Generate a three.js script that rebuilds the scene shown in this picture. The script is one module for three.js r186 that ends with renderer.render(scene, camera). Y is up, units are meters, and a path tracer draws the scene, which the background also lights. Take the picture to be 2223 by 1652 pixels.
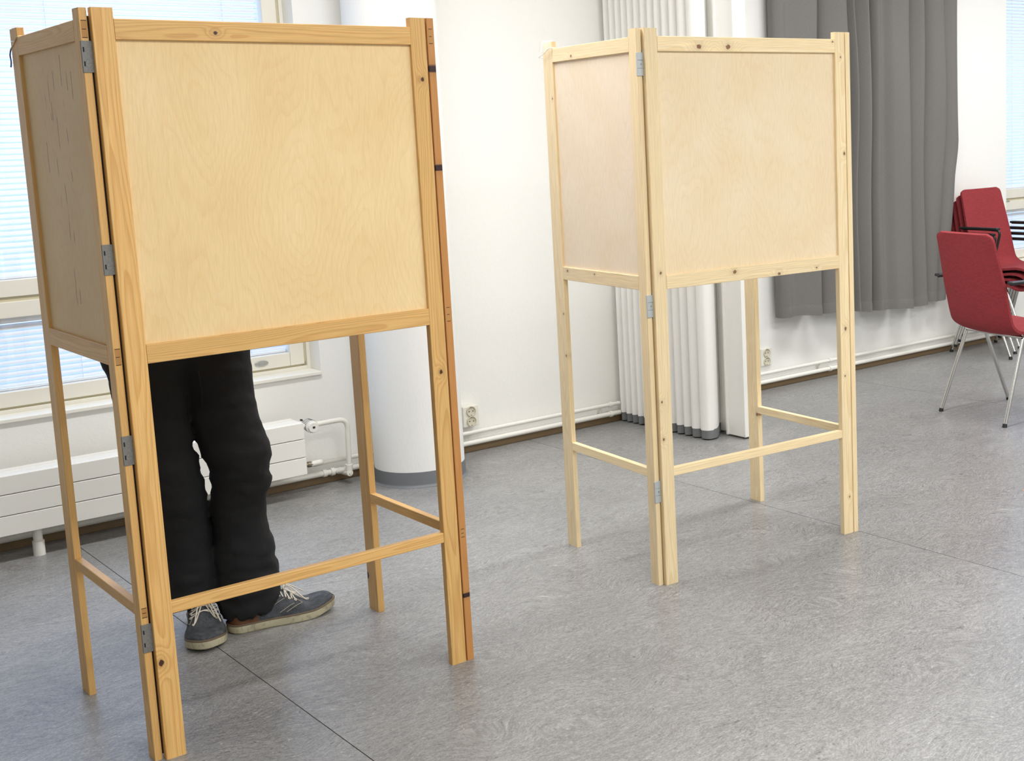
import * as THREE from 'three';
import { mergeGeometries, mergeVertices, toCreasedNormals } from 'three/addons/utils/BufferGeometryUtils.js';
import { RoundedBoxGeometry } from 'three/addons/geometries/RoundedBoxGeometry.js';
import { MarchingCubes } from 'three/addons/objects/MarchingCubes.js';
import { RectAreaLightUniformsLib } from 'three/addons/lights/RectAreaLightUniformsLib.js';
import { createNoise3D } from 'simplex-noise';

/* ------------------------------------------------------------------ camera, sky, exposure */
const scene = new THREE.Scene();
const renderer = new THREE.WebGLRenderer({ antialias: true });
renderer.toneMapping = THREE.LinearToneMapping;
renderer.toneMappingExposure = 0.93;
renderer.shadowMap.enabled = true;
RectAreaLightUniformsLib.init();

// 2223 x 1652 frame, cut from a larger picture: the lens axis lies right of and above the middle
const FOCAL = 2821.9;
const camera = new THREE.PerspectiveCamera(2 * Math.atan(826 / FOCAL) * 180 / Math.PI, 2223 / 1652, 0.05, 60);
camera.position.set(0, 1.372, 5.007);
{
  const fw = new THREE.Vector3(0.642, -0.147, -0.753).normalize();
  const up = new THREE.Vector3(0.123, 0.988, -0.088);
  up.addScaledVector(fw, -up.dot(fw)).normalize();
  const rt = new THREE.Vector3().crossVectors(fw, up).normalize();
  camera.quaternion.setFromRotationMatrix(new THREE.Matrix4().makeBasis(rt, up, fw.clone().negate()));
}
camera.setViewOffset(2223, 1652, 1111.5 - 1509.72, 826 - 710.46, 2223, 1652);
scene.add(camera);

// overcast daylight outside the windows
scene.background = new THREE.Color().setRGB(0.34, 0.56, 1.0);
scene.backgroundIntensity = 3.7;
const LAMP_COLOR = new THREE.Color().setRGB(0.985, 0.99, 1.0), LAMP_POWER = 29.5;

/* ------------------------------------------------------------------ helpers */
function rng(seed) { let s = seed >>> 0; return () => { s = (s + 0x6d2b79f5) | 0; let t = Math.imul(s ^ (s >>> 15), 1 | s); t = (t + Math.imul(t ^ (t >>> 7), 61 | t)) ^ t; return ((t ^ (t >>> 14)) >>> 0) / 4294967296; }; }
const N3 = createNoise3D(rng(11));
const fbm = (x, y, z, o = 3) => { let a = 0, f = 1, m = 0.5; for (let i = 0; i < o; i++) { a += m * N3(x * f, y * f, z * f); f *= 2.1; m *= 0.5; } return a; };
const clamp = (v, a = 0, b = 1) => Math.min(b, Math.max(a, v));
const smooth = (a, b, v) => { const t = clamp((v - a) / (b - a)); return t * t * (3 - 2 * t); };
const used = {};
function numbered(n) { if (!(n in used)) { used[n] = 0; return n; } used[n]++; return n + '_' + String(used[n]).padStart(3, '0'); }
function shadows(o) { o.castShadow = true; o.receiveShadow = true; return o; }
function thing(name, label, category, pos = [0, 0, 0], ry = 0, group) {
  const o = new THREE.Group(); o.name = numbered(name); o.position.set(...pos); o.rotation.y = ry;
  o.userData = { label, category }; if (group) o.userData.group = group;
  scene.add(o); return o;
}
function part(name, geo, mat, parent, label) {
  const m = shadows(new THREE.Mesh(Array.isArray(geo) ? merge(geo) : geo, mat)); m.name = name; if (label) m.userData.label = label; parent.add(m); return m;
}
function single(name, label, category, geo, mat, group) { const m = part(numbered(name), geo, mat, scene, label); m.userData.category = category; if (group) m.userData.group = group; return m; }
function struct(name, geo, mat, parent) {
  const m = part(name, geo, mat, parent || scene); if (!parent) m.userData.kind = 'structure'; return m;
}
function structGroup(name) { const g = new THREE.Group(); g.name = name; g.userData.kind = 'structure'; scene.add(g); return g; }
const plain = (g) => { let h = g.index ? g.toNonIndexed() : g; for (const k of Object.keys(h.attributes)) if (!['position', 'normal', 'uv'].includes(k)) h.deleteAttribute(k);
  if (!h.attributes.uv) h.setAttribute('uv', new THREE.BufferAttribute(new Float32Array(h.attributes.position.count * 2), 2)); return h; };
const merge = (list) => mergeGeometries(list.map(plain));
const box = (x0, x1, y0, y1, z0, z1) => new THREE.BoxGeometry(x1 - x0, y1 - y0, z1 - z0).translate((x0 + x1) / 2, (y0 + y1) / 2, (z0 + z1) / 2);
const rbox = (x0, x1, y0, y1, z0, z1, r = 0.002, s = 2) => new RoundedBoxGeometry(x1 - x0, y1 - y0, z1 - z0, s, r).translate((x0 + x1) / 2, (y0 + y1) / 2, (z0 + z1) / 2);
const V = (x, y, z) => new THREE.Vector3(x, y, z);
function tube(pts, r, seg = 40, rs = 10, closed = false, tension = 0.5) { return new THREE.TubeGeometry(new THREE.CatmullRomCurve3(pts.map((p) => V(...p)), closed, 'catmullrom', tension), seg, r, rs, closed); }
function rod(a, b, r, r2 = r, n = 16) {
  const A = V(...a), B = V(...b), d = B.clone().sub(A), g = new THREE.CylinderGeometry(r2, r, d.length(), n);
  g.applyQuaternion(new THREE.Quaternion().setFromUnitVectors(V(0, 1, 0), d.clone().normalize())); const c = A.add(B).multiplyScalar(0.5); return g.translate(c.x, c.y, c.z);
}
// bent pipe: straight runs with rounded corners
function pipe(pts, r, rad = 0.03, rs = 12) {
  const P = pts.map((p) => V(...p)), path = new THREE.CurvePath();
  let last = P[0];
  for (let i = 1; i < P.length - 1; i++) {
    const a = P[i].clone().sub(P[i - 1]), b = P[i + 1].clone().sub(P[i]); const k = Math.min(rad, a.length() / 2, b.length() / 2);
    const s = P[i].clone().addScaledVector(a.normalize(), -k), e = P[i].clone().addScaledVector(b.normalize(), k);
    path.add(new THREE.LineCurve3(last, s)); path.add(new THREE.QuadraticBezierCurve3(s, P[i], e)); last = e;
  }
  path.add(new THREE.LineCurve3(last, P[P.length - 1]));
  const all = []; for (const c of path.curves) { const n = c.isLineCurve3 ? 1 : 8; const q = c.getPoints(n); if (all.length) q.shift(); all.push(...q); }
  const rings = [], geo = []; let nrm = null;
  for (let i = 0; i < all.length; i++) {
    const t = (i === 0 ? all[1].clone().sub(all[0]) : i === all.length - 1 ? all[i].clone().sub(all[i - 1]) : all[i + 1].clone().sub(all[i]).normalize().add(all[i].clone().sub(all[i - 1]).normalize())).normalize();
    if (!nrm) { nrm = Math.abs(t.y) < 0.9 ? V(0, 1, 0) : V(1, 0, 0); }
    nrm = nrm.clone().addScaledVector(t, -nrm.dot(t)).normalize(); const bi = t.clone().cross(nrm);
    rings.push(Array.from({ length: rs }, (_, j) => { const a = j / rs * Math.PI * 2; return all[i].clone().addScaledVector(nrm, Math.cos(a) * r).addScaledVector(bi, Math.sin(a) * r); }));
  }
  const pos = [], idx = [];
  rings.forEach((g) => g.forEach((p) => pos.push(p.x, p.y, p.z)));
  for (let i = 0; i < rings.length - 1; i++) for (let j = 0; j < rs; j++) { const a = i * rs + j, b = i * rs + (j + 1) % rs, c = a + rs, d = b + rs; idx.push(a, b, c, b, d, c); }
  for (const [base, c] of [[0, all[0]], [(rings.length - 1) * rs, all[all.length - 1]]]) { const k = pos.length / 3; pos.push(c.x, c.y, c.z); for (let j = 0; j < rs; j++) idx.push(k, base + j, base + (j + 1) % rs); }
  const g = new THREE.BufferGeometry(); g.setAttribute('position', new THREE.Float32BufferAttribute(pos, 3)); g.setIndex(idx); g.computeVertexNormals(); return g;
}
function gridGeo(nu, nv, fn, closeU = false) {
  const pos = [], uv = [], idx = [];
  for (let j = 0; j <= nv; j++) for (let i = 0; i <= nu; i++) { const p = fn(i / nu, j / nv); pos.push(p[0], p[1], p[2]); uv.push(p[3] ?? i / nu, p[4] ?? j / nv); }
  for (let j = 0; j < nv; j++) for (let i = 0; i < nu; i++) { const a = j * (nu + 1) + i, b = a + 1, c = a + nu + 1, d = c + 1; idx.push(a, b, c, b, d, c); }
  const g = new THREE.BufferGeometry(); g.setAttribute('position', new THREE.Float32BufferAttribute(pos, 3)); g.setAttribute('uv', new THREE.Float32BufferAttribute(uv, 2)); g.setIndex(idx); g.computeVertexNormals(); return g;
}
const srgb = (r, g, b) => new THREE.Color().setRGB(r / 255, g / 255, b / 255, THREE.SRGBColorSpace);
const mat = (c, rough = 0.6, extra = {}) => new THREE.MeshStandardMaterial({ color: Array.isArray(c) ? srgb(...c) : c, roughness: rough, ...extra });
function dataTex(w, h, fn, color = true, wrap = true) {
  const d = new Uint8Array(w * h * 4), out = [0, 0, 0];
  for (let y = 0; y < h; y++) for (let x = 0; x < w; x++) { fn(x, y, out); const k = (y * w + x) * 4; d[k] = clamp(out[0], 0, 255); d[k + 1] = clamp(out[1], 0, 255); d[k + 2] = clamp(out[2], 0, 255); d[k + 3] = 255; }
  const t = new THREE.DataTexture(d, w, h, THREE.RGBAFormat); t.magFilter = THREE.LinearFilter; t.minFilter = THREE.LinearMipmapLinearFilter; t.generateMipmaps = true;
  if (wrap) t.wrapS = t.wrapT = THREE.RepeatWrapping; if (color) t.colorSpace = THREE.SRGBColorSpace; t.needsUpdate = true; return t;
}
function uvBox(geo, s = 1) { // uv in metres from the dominant direction of each face
  const g = plain(geo), p = g.attributes.position, n = g.attributes.normal, u = g.attributes.uv;
  for (let i = 0; i < p.count; i++) { const ax = Math.abs(n.getX(i)), ay = Math.abs(n.getY(i)), az = Math.abs(n.getZ(i));
    if (ay >= ax && ay >= az) u.setXY(i, p.getX(i) * s, p.getZ(i) * s); else if (ax >= az) u.setXY(i, p.getZ(i) * s, p.getY(i) * s); else u.setXY(i, p.getX(i) * s, p.getY(i) * s); }
  return g;
}
// periodic value noise, for textures that repeat
function tileNoise(seed, nx, ny) { const r = rng(seed), a = Float32Array.from({ length: nx * ny }, () => r()); return (u, v) => { let x = u * nx, y = v * ny; const x0 = Math.floor(x), y0 = Math.floor(y); x -= x0; y -= y0; x = x * x * (3 - 2 * x); y = y * y * (3 - 2 * y);
  const X0 = ((x0 % nx) + nx) % nx, X1 = (X0 + 1) % nx, Y0 = ((y0 % ny) + ny) % ny, Y1 = (Y0 + 1) % ny; return (a[Y0 * nx + X0] * (1 - x) + a[Y0 * nx + X1] * x) * (1 - y) + (a[Y1 * nx + X0] * (1 - x) + a[Y1 * nx + X1] * x) * y; }; }

/* ------------------------------------------------------------------ shared materials */
const plasterBump = (() => { const a = tileNoise(3, 256, 256), b = tileNoise(4, 64, 64); return dataTex(512, 512, (x, y, o) => { const v = 120 * a(x / 512, y / 512) + 100 * b(x / 512, y / 512); o[0] = o[1] = o[2] = v; }, false); })();
const M = {
  wall: mat([246, 245, 240], 0.85, { bumpMap: plasterBump, bumpScale: 0.0006 }),
  ceiling: mat([244, 243, 238], 0.9),
  column: mat([246, 246, 243], 0.75, { bumpMap: plasterBump, bumpScale: 0.0008 }),
  frame: mat([236, 232, 219], 0.4),
  sill: mat([243, 240, 230], 0.45),
  seal: mat([206, 198, 168], 0.8),
  white: mat([240, 239, 232], 0.35),
  radiator: mat([240, 238, 231], 0.35),
  pipe: mat([240, 238, 229], 0.3),
  baseboard: mat([128, 106, 76], 0.55),
  seam: mat([70, 64, 58], 0.8),
  skirting: mat([118, 121, 125], 0.5),
  slat: mat([238, 240, 243], 0.45),
  cord: mat([225, 228, 232], 0.8),
  glass: new THREE.MeshPhysicalMaterial({ color: 0xffffff, roughness: 0.0, transmission: 1, thickness: 0, ior: 1.5 }),
  chrome: mat([205, 205, 203], 0.16, { metalness: 1 }),
  satin: mat([196, 196, 194], 0.3, { metalness: 1 }),
  brass: mat([150, 140, 125], 0.35, { metalness: 1 }),
  zinc: mat([150, 152, 152], 0.42, { metalness: 0.85 }),
  zincLight: mat([188, 194, 195], 0.5, { metalness: 0.35 }),
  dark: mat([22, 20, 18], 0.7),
  blackPlastic: mat([26, 27, 28], 0.45),
  socket: mat([238, 235, 222], 0.35),
  socketWell: mat([214, 208, 186], 0.4),
  partition: mat([247, 246, 242], 0.6),
  partitionSkirt: mat([120, 123, 124], 0.6),
  vinylPost: mat([242, 241, 236], 0.45),
  string: mat([225, 205, 160], 0.9),
};

/* ------------------------------------------------------------------ floor: linoleum sheets */
const floorTex = (() => {
  const S = 2048, n1 = tileNoise(21, 70, 240), n2 = tileNoise(22, 230, 800), n3 = tileNoise(23, 9, 14), n4 = tileNoise(24, 190, 620), n5 = tileNoise(25, 700, 1000), w1 = tileNoise(26, 16, 16), n6 = tileNoise(27, 170, 560), w2 = tileNoise(28, 16, 16);
  return dataTex(S, S, (x, y, o) => {
    const u = x / S, v = y / S, uu = u + (w2(u, v) - 0.5) * 0.03, vv = v + (w1(u, v) - 0.5) * 0.05;
    const big = n3(u, v) - 0.5, a = n1(uu, vv) - 0.5, b = n2(uu, vv) - 0.5, c = n4(uu, vv), d = n5(u, v) - 0.5, e = n6(uu + 0.3, vv);
    let g = 141 + 9 * big + 14 * a + 26 * b + 34 * d;
    g += 30 * smooth(0.84, 0.99, c) * (0.4 + n5(v, u)) - 30 * smooth(0.82, 0.99, e) * (0.4 + n5(v + 0.5, u));
    o[0] = g * 1.0; o[1] = g * 0.992; o[2] = g * 0.98;
  });
})();
M.floor = mat(0xffffff, 0.34, { map: floorTex });
const ROOM = { x0: -3.6, x1: 10.2, z1: 8.6, h: 2.8 };
{
  const f = structGroup('floor');
  struct('floor_base', box(ROOM.x0 - 0.3, ROOM.x1 + 0.3, -0.2, -0.003, -0.35, ROOM.z1 + 0.3), M.seam, f);
  const r = rng(5);
  for (let k = -3; k < 5; k++) {
    const a = Math.max(ROOM.x0, 1.2125 + 2 * k), b = Math.min(ROOM.x1, 1.2125 + 2 * (k + 1)); if (b - a < 0.05) continue;
    const g = uvBox(box(a + 0.0013, b - 0.0013, -0.003, 0, 0, ROOM.z1)), u = g.attributes.uv, ou = r(), ov = r();
    for (let i = 0; i < u.count; i++) u.setXY(i, u.getX(i) / 2.048 + ou, u.getY(i) / 2.048 + ov);
    struct('linoleum_sheet', g, M.floor, f);
  }
}

/* ------------------------------------------------------------------ walls, ceiling */
const WIN = [ // reveal openings in the back wall
  { x0: 0.49, x1: 2.24, y0: 0.452, y1: 2.42 },
  { x0: 6.905, x1: 8.655, y0: 0.452, y1: 2.42 },
];
{
  const H = ROOM.h, T = -0.3, g = [];
  let x = ROOM.x0 - 0.3;
  for (const w of WIN) { g.push(box(x, w.x0, 0, H, T, 0)); g.push(box(w.x0, w.x1, 0, w.y0, T, 0)); g.push(box(w.x0, w.x1, w.y1, H, T, 0)); x = w.x1; }
  g.push(box(x, ROOM.x1 + 0.3, 0, H, T, 0));
  struct('wall_back', g.map((q) => uvBox(q, 1.6)), M.wall);
  struct('wall_left', uvBox(box(ROOM.x0 - 0.3, ROOM.x0, 0, H, 0, ROOM.z1 + 0.3), 1.6), M.wall);
  struct('wall_right', uvBox(box(ROOM.x1, ROOM.x1 + 0.3, 0, H, 0, ROOM.z1 + 0.3), 1.6), M.wall);
  struct('wall_front', uvBox(box(ROOM.x0, ROOM.x1, 0, H, ROOM.z1, ROOM.z1 + 0.3), 1.6), M.wall);
  struct('ceiling', box(ROOM.x0 - 0.3, ROOM.x1 + 0.3, H, H + 0.2, -0.3, ROOM.z1 + 0.3), M.ceiling);
  struct('baseboard_back', [rbox(ROOM.x0, 2.36, 0, 0.04, 0.0005, 0.014, 0.002), rbox(2.36, 3.86, 0, 0.04, 0.0005, 0.014, 0.002), rbox(3.94, ROOM.x1, 0, 0.04, 0.0005, 0.014, 0.002)], M.baseboard);
}

/* ------------------------------------------------------------------ windows and blinds */
function slatGeo(w) { // curved slat, 25 mm wide, tipped with its room edge down
  const n = 5, pts = [], t = 0.0005, a = 50 * Math.PI / 180;
  for (let i = 0; i <= n; i++) { const s = (i / n - 0.5) * 0.025, b = 0.0022 * (1 - Math.pow(i / n * 2 - 1, 2)); pts.push([s, b]); }
  const ring = [...pts, ...pts.slice().reverse().map(([s, b]) => [s, b - t])].map(([s, b]) => [s * Math.cos(a) + b * Math.sin(a), -s * Math.sin(a) + b * Math.cos(a)]); // z, y
  const sh = new THREE.Shape(ring.map(([z, y]) => new THREE.Vector2(-z, y))); const g = new THREE.ExtrudeGeometry(sh, { depth: w, bevelEnabled: false, steps: 1 });
  return g.rotateY(Math.PI / 2);
}
function makeWindow(index, w, side) {
  const g = structGroup('window_' + index), zf = -0.09, zb = -0.17;
  const { x0, x1 } = w, y1 = w.y1, fx0 = x0 + 0.016, fx1 = x1 - 0.016;
  // fixed frame
  struct('frame', [rbox(x0, fx0, w.y0, y1, zb, zf, 0.002), rbox(fx1, x1, w.y0, y1, zb, zf, 0.002), rbox(fx0, fx1, w.y0, 0.482, zb, zf, 0.002), rbox(fx0, fx1, y1 - 0.02, y1, zb, zf, 0.002), rbox(fx0, fx1, 0.872, 0.881, zb, zf - 0.012, 0.001)], M.frame, g);
  struct('seal', [box(fx0, fx1, 0.482, y1 - 0.02, zb + 0.002, zf - 0.03)].map(() => [box(fx0, fx0 + 0.02, 0.482, y1 - 0.02, zb + 0.004, zf - 0.009), box(fx1 - 0.02, fx1, 0.482, y1 - 0.02, zb + 0.004, zf - 0.009), box(fx0, fx1, 0.482, 0.5, zb + 0.004, zf - 0.009), box(fx0, fx1, 0.86, 0.895, zb + 0.004, zf - 0.009)]).flat(), M.seal, g);
  const sash = (ya, yb, lo, hi) => { // one opening sash: two stiles, two rails, a pane
    const a = fx0 + 0.011, b = fx1 - 0.011, k = 0.06, s = new THREE.Group(); s.name = 'sash'; g.add(s);
    struct('stile', rbox(a, a + k, ya, yb, zb, zf, 0.003), M.frame, s); struct('stile', rbox(b - k, b, ya, yb, zb, zf, 0.003), M.frame, s);
    struct('rail', rbox(a + k + 0.0006, b - k - 0.0006, ya, ya + lo, zb, zf, 0.003), M.frame, s); struct('rail', rbox(a + k + 0.0006, b - k - 0.0006, yb - hi, yb, zb, zf, 0.003), M.frame, s);
    struct('pane', box(a + k, b - k, ya + lo, yb - hi, zf - 0.012, zf - 0.009), M.glass, s);
    struct('pane', box(a + k, b - k, ya + lo, yb - hi, zb + 0.006, zb + 0.009), M.glass, s);
    return { a: a + k, b: b - k, ya: ya + lo, yb: yb - hi, s };
  };
  const low = sash(0.49, 0.868, 0.055, 0.058), up = sash(0.885, y1 - 0.03, 0.061, 0.06);
  // oval latch on the lower sash
  if (index === 1) {
    const L = new THREE.Shape(); L.absellipse(0, 0, 0.027, 0.0105, 0, Math.PI * 2);
    struct('latch', [new THREE.ExtrudeGeometry(L, { depth: 0.003, bevelEnabled: true, bevelSize: 0.0015, bevelThickness: 0.0015, bevelSegments: 2, curveSegments: 20 }).translate(2.03, 0.517, zf), rbox(2.018, 2.042, 0.511, 0.523, zf + 0.003, zf + 0.0065, 0.001)], M.satin, low.s);
  } else struct('latch', rbox(x0 + 0.12, x0 + 0.16, 0.865, 0.871, zf - 0.004, zf + 0.004, 0.001), M.satin, g);
  struct('sill', rbox(x0 + 0.001, x1 - 0.001, 0.452, 0.468, zf, 0.014, 0.004), M.sill, g);
  return { low, up };
}
const winA = makeWindow(1, WIN[0]), winB = makeWindow(2, WIN[1]);
function makeBlind(o, label) {
  const t = thing('venetian_blind', label, 'blind', [o.a, 0, -0.132]), w = o.b - o.a - 0.006, pitch = 0.0207;
  const sg = slatGeo(w).translate(0.003, 0, 0);
  part('head_rail', box(0.003, 0.003 + w, o.yb - 0.022, o.yb - 0.001, -0.0125, 0.0125), M.slat, t);
  part('bottom_rail', rbox(0.003, 0.003 + w, o.ya + 0.001, o.ya + 0.011, -0.012, 0.012, 0.002), M.slat, t);
  let n = 0;
  for (let y = o.ya + 0.022; y < o.yb - 0.028; y += pitch) { const m = part(n ? 'slat_' + String(n).padStart(3, '0') : 'slat', sg, M.slat, t); m.position.y = y; n++; }
  const rnd = [0.09, 0.5, 0.91];
  for (const f of rnd) part('ladder_cord', [rod([w * f, o.ya + 0.01, 0.0112], [w * f, o.yb - 0.02, 0.0112], 0.0007, 0.0007, 6), rod([w * f, o.ya + 0.01, -0.0112], [w * f, o.yb - 0.02, -0.0112], 0.0007, 0.0007, 6)], M.cord, t);
}
makeBlind(winA.up, 'white blind in the large upper pane behind the golden booth');
makeBlind(winA.low, 'short white blind in the low pane beside the black trousers');
makeBlind(winB.up, 'white blind in the tall pane right of the grey curtain');
makeBlind(winB.low, 'short blind in the low pane behind the stacked red chairs');

/* ------------------------------------------------------------------ ceiling lamps */
function ceilingLamp(x, z) {
  const t = thing('ceiling_lamp', 'long rectangular fluorescent lamp fixed under the ceiling', 'lamp', [x, ROOM.h, z], 0, 'ceiling lamps');
  part('housing', rbox(-0.78, 0.78, -0.06, 0, -0.17, 0.17, 0.01), M.white, t);
  part('diffuser', box(-0.75, 0.75, -0.064, -0.0601, -0.15, 0.15), new THREE.MeshStandardMaterial({ color: 0x222222, emissive: LAMP_COLOR, emissiveIntensity: 2.0, roughness: 0.5 }), t);
  const l = new THREE.RectAreaLight(LAMP_COLOR, LAMP_POWER, 1.5, 0.3); l.position.set(0, -0.067, 0); l.rotation.x = -Math.PI / 2; t.add(l);
}
for (const z of [1.45, 4.0, 6.5]) for (const x of [1.65, 4.2, 6.75]) ceilingLamp(x, z);
ceilingLamp(0.4, 5.3);  // extra lamp off the grid, added to brighten the golden booth's front

/* ------------------------------------------------------------------ column */
{
  const t = thing('round_column', 'thick round white column standing by the wall behind the golden booth', 'column', [2.543, 0, 0.22]);
  part('shaft', new THREE.CylinderGeometry(0.1845, 0.1845, ROOM.h - 0.062, 96, 1).translate(0, (ROOM.h + 0.062) / 2, 0), M.column, t);
  part('skirting', new THREE.LatheGeometry([[0.1846, 0.062], [0.187, 0.062], [0.1875, 0.012], [0.189, 0.005], [0.197, 0.001], [0.197, 0], [0.1, 0]].map(([r, y]) => new THREE.Vector2(r, y)).reverse(), 96), M.skirting, t);
}

/* ------------------------------------------------------------------ heating pipes */
{
  const clip = (x) => [rbox(x - 0.006, x + 0.006, 0.035, 0.09, 0.0005, 0.02, 0.002)];
  const collar = (x, y, r) => rod([x - 0.008, y, 0.034], [x + 0.008, y, 0.034], r);
  const lower = single('heating_pipe', 'lower white heating pipe running just above the brown baseboard', 'pipe', [pipe([[ROOM.x0 + 0.01, 0.046, 0.034], [3.735, 0.046, 0.034]], 0.0115), pipe([[3.735, 0.046, 0.034], [3.74, 0.046, 0.034]], 0.0115), collar(2.24, 0.046, 0.016), collar(2.205, 0.046, 0.015), collar(3.68, 0.046, 0.015)], M.pipe);
  single('heating_pipe', 'upper white heating pipe running along the wall above the lower pipe', 'pipe', [pipe([[ROOM.x0 + 0.01, 0.092, 0.034], [3.735, 0.092, 0.034]], 0.0095), collar(3.68, 0.092, 0.0135), ...clip(3.63), ...clip(0.3)], M.pipe);
  single('heating_pipe', 'lower white pipe below the grey curtain beyond the folding partition', 'pipe', [pipe([[4.06, 0.046, 0.034], [ROOM.x1 - 0.01, 0.046, 0.034]], 0.0115), collar(5.22, 0.046, 0.015), collar(6.4, 0.046, 0.015)], M.pipe);
  single('heating_pipe', 'upper white pipe below the grey curtain beyond the folding partition', 'pipe', [pipe([[4.06, 0.092, 0.034], [ROOM.x1 - 0.01, 0.092, 0.034]], 0.0095), collar(5.22, 0.092, 0.013), ...clip(5.15), ...clip(8.3)], M.pipe);
}

/* ------------------------------------------------------------------ radiator */
{
  const t = thing('panel_radiator', 'long low white radiator with three flat front panels under the window', 'radiator', [0.46, 0, 0]);
  const x0 = 0, x1 = 2.062 - 0.46, ys = [0.099, 0.1695, 0.2425, 0.309];
  for (let i = 0; i < 3; i++) part('front_panel', rbox(x0, x1, ys[i] + 0.0012, ys[i + 1] - 0.0012, 0.185, 0.2, 0.0025), M.radiator, t);
  part('body', box(x0 + 0.004, x1 - 0.004, 0.106, 0.3, 0.078, 0.183), M.radiator, t);
  const g = [rbox(x0, x1, 0.298, 0.3085, 0.076, 0.098, 0.003), rbox(x0, x1, 0.298, 0.307, 0.1, 0.128, 0.003), rbox(x0, x1, 0.298, 0.307, 0.13, 0.158, 0.003), rbox(x0, x1, 0.298, 0.3085, 0.16, 0.1845, 0.003)];
  part('top_grille', g, M.radiator, t);
  for (const x of [0.625, 1.32]) part('foot', [rod([x, 0.04, 0.155], [x, 0.106, 0.155], 0.0155, 0.0155, 24), rod([x, 0, 0.155], [x, 0.052, 0.155], 0.0195, 0.0195, 24)], M.radiator, t);
  part('thermostat_hose', pipe([[x1 - 0.02, 0.278, 0.13], [x1 + 0.215, 0.278, 0.13], [x1 + 0.215, 0.06, 0.115], [x1 + 0.195, 0.046, 0.05]], 0.0105, 0.04), M.pipe, t);
  const v = part('thermostat', [rod([x1 + 0.055, 0.279, 0.1], [x1 + 0.055, 0.275, 0.155], 0.023, 0.0255, 28), rod([x1 + 0.055, 0.275, 0.155], [x1 + 0.055, 0.2745, 0.166], 0.0215, 0.019, 28)], M.white, t);
  const rib = []; for (let i = 0; i < 26; i++) { const a = i / 26 * Math.PI * 2; rib.push(rod([x1 + 0.055 + Math.cos(a) * 0.0232, 0.279 + Math.sin(a) * 0.0232, 0.105], [x1 + 0.055 + Math.cos(a) * 0.0258, 0.2755 + Math.sin(a) * 0.0258, 0.15], 0.0007, 0.0007, 5)); }
  part('dial_marks', [...rib, rbox(x1 + 0.051, x1 + 0.061, 0.2705, 0.2785, 0.1655, 0.1672, 0.0003), rbox(x1 + 0.028, x1 + 0.036, 0.297, 0.303, 0.1, 0.112, 0.001)], M.blackPlastic, v);
  part('return_valve', [rod([x1 - 0.005, 0.118, 0.12], [x1 + 0.04, 0.118, 0.12], 0.009, 0.009, 12), rod([x1 + 0.012, 0.118, 0.12], [x1 + 0.022, 0.15, 0.128], 0.0085, 0.0095, 8), rod([x1 + 0.038, 0.118, 0.12], [x1 + 0.055, 0.118, 0.12], 0.012, 0.012, 6)], M.brass, t);
  part('return_pipe', pipe([[x1 + 0.05, 0.118, 0.12], [x1 + 0.1, 0.118, 0.118], [x1 + 0.105, 0.1, 0.06], [x1 + 0.1, 0.093, 0.036]], 0.0115, 0.03), M.pipe, t);
  part('tee', [rod([x1 + 0.215, 0.05, 0.112], [x1 + 0.215, 0.085, 0.116], 0.0145, 0.0145, 14), rod([x1 + 0.21, 0.046, 0.036], [x1 + 0.213, 0.05, 0.125], 0.0135, 0.0135, 14), rod([x1 + 0.213, 0.05, 0.124], [x1 + 0.214, 0.05, 0.13], 0.007, 0.007, 6)], M.pipe, t);
}

/* ------------------------------------------------------------------ double wall sockets */
function socket(x, y, depth, label) {
  const t = thing('wall_socket', label, 'socket', [x, y, 0], 0), w = 0.04, h = 0.046;
  part('back_box', rbox(-w, w, -h, h, 0.0005, depth, 0.003), M.socket, t);
  for (const s of [1, -1]) {
    const f = part('socket_face', [new THREE.LatheGeometry([[0.0235, 0.0], [0.0235, 0.005], [0.0215, 0.006], [0.0198, 0.0055], [0.019, 0.001], [0.0, 0.001]].map(([a, b]) => new THREE.Vector2(a, b)), 36).rotateX(Math.PI / 2).translate(0, s * 0.0225, depth)], M.socketWell, t);
    part('contact_hole', [-1, 1].map((k) => rod([k * 0.0095, s * 0.0225, depth + 0.0008], [k * 0.0095, s * 0.0225, depth + 0.0016], 0.0026, 0.0026, 10)), M.dark, f);
    part('earth_clip', [rbox(-0.003, 0.003, s * 0.0225 + 0.0165, s * 0.0225 + 0.0195, depth + 0.001, depth + 0.005, 0.0006), rbox(-0.003, 0.003, s * 0.0225 - 0.0195, s * 0.0225 - 0.0165, depth + 0.001, depth + 0.005, 0.0006)], M.brass, f);
  }
}
socket(2.905, 0.168, 0.042, 'deep double wall socket beside the round white column');
socket(4.752, 0.174, 0.014, 'flat double wall socket below the left edge of the grey curtain');

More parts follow.
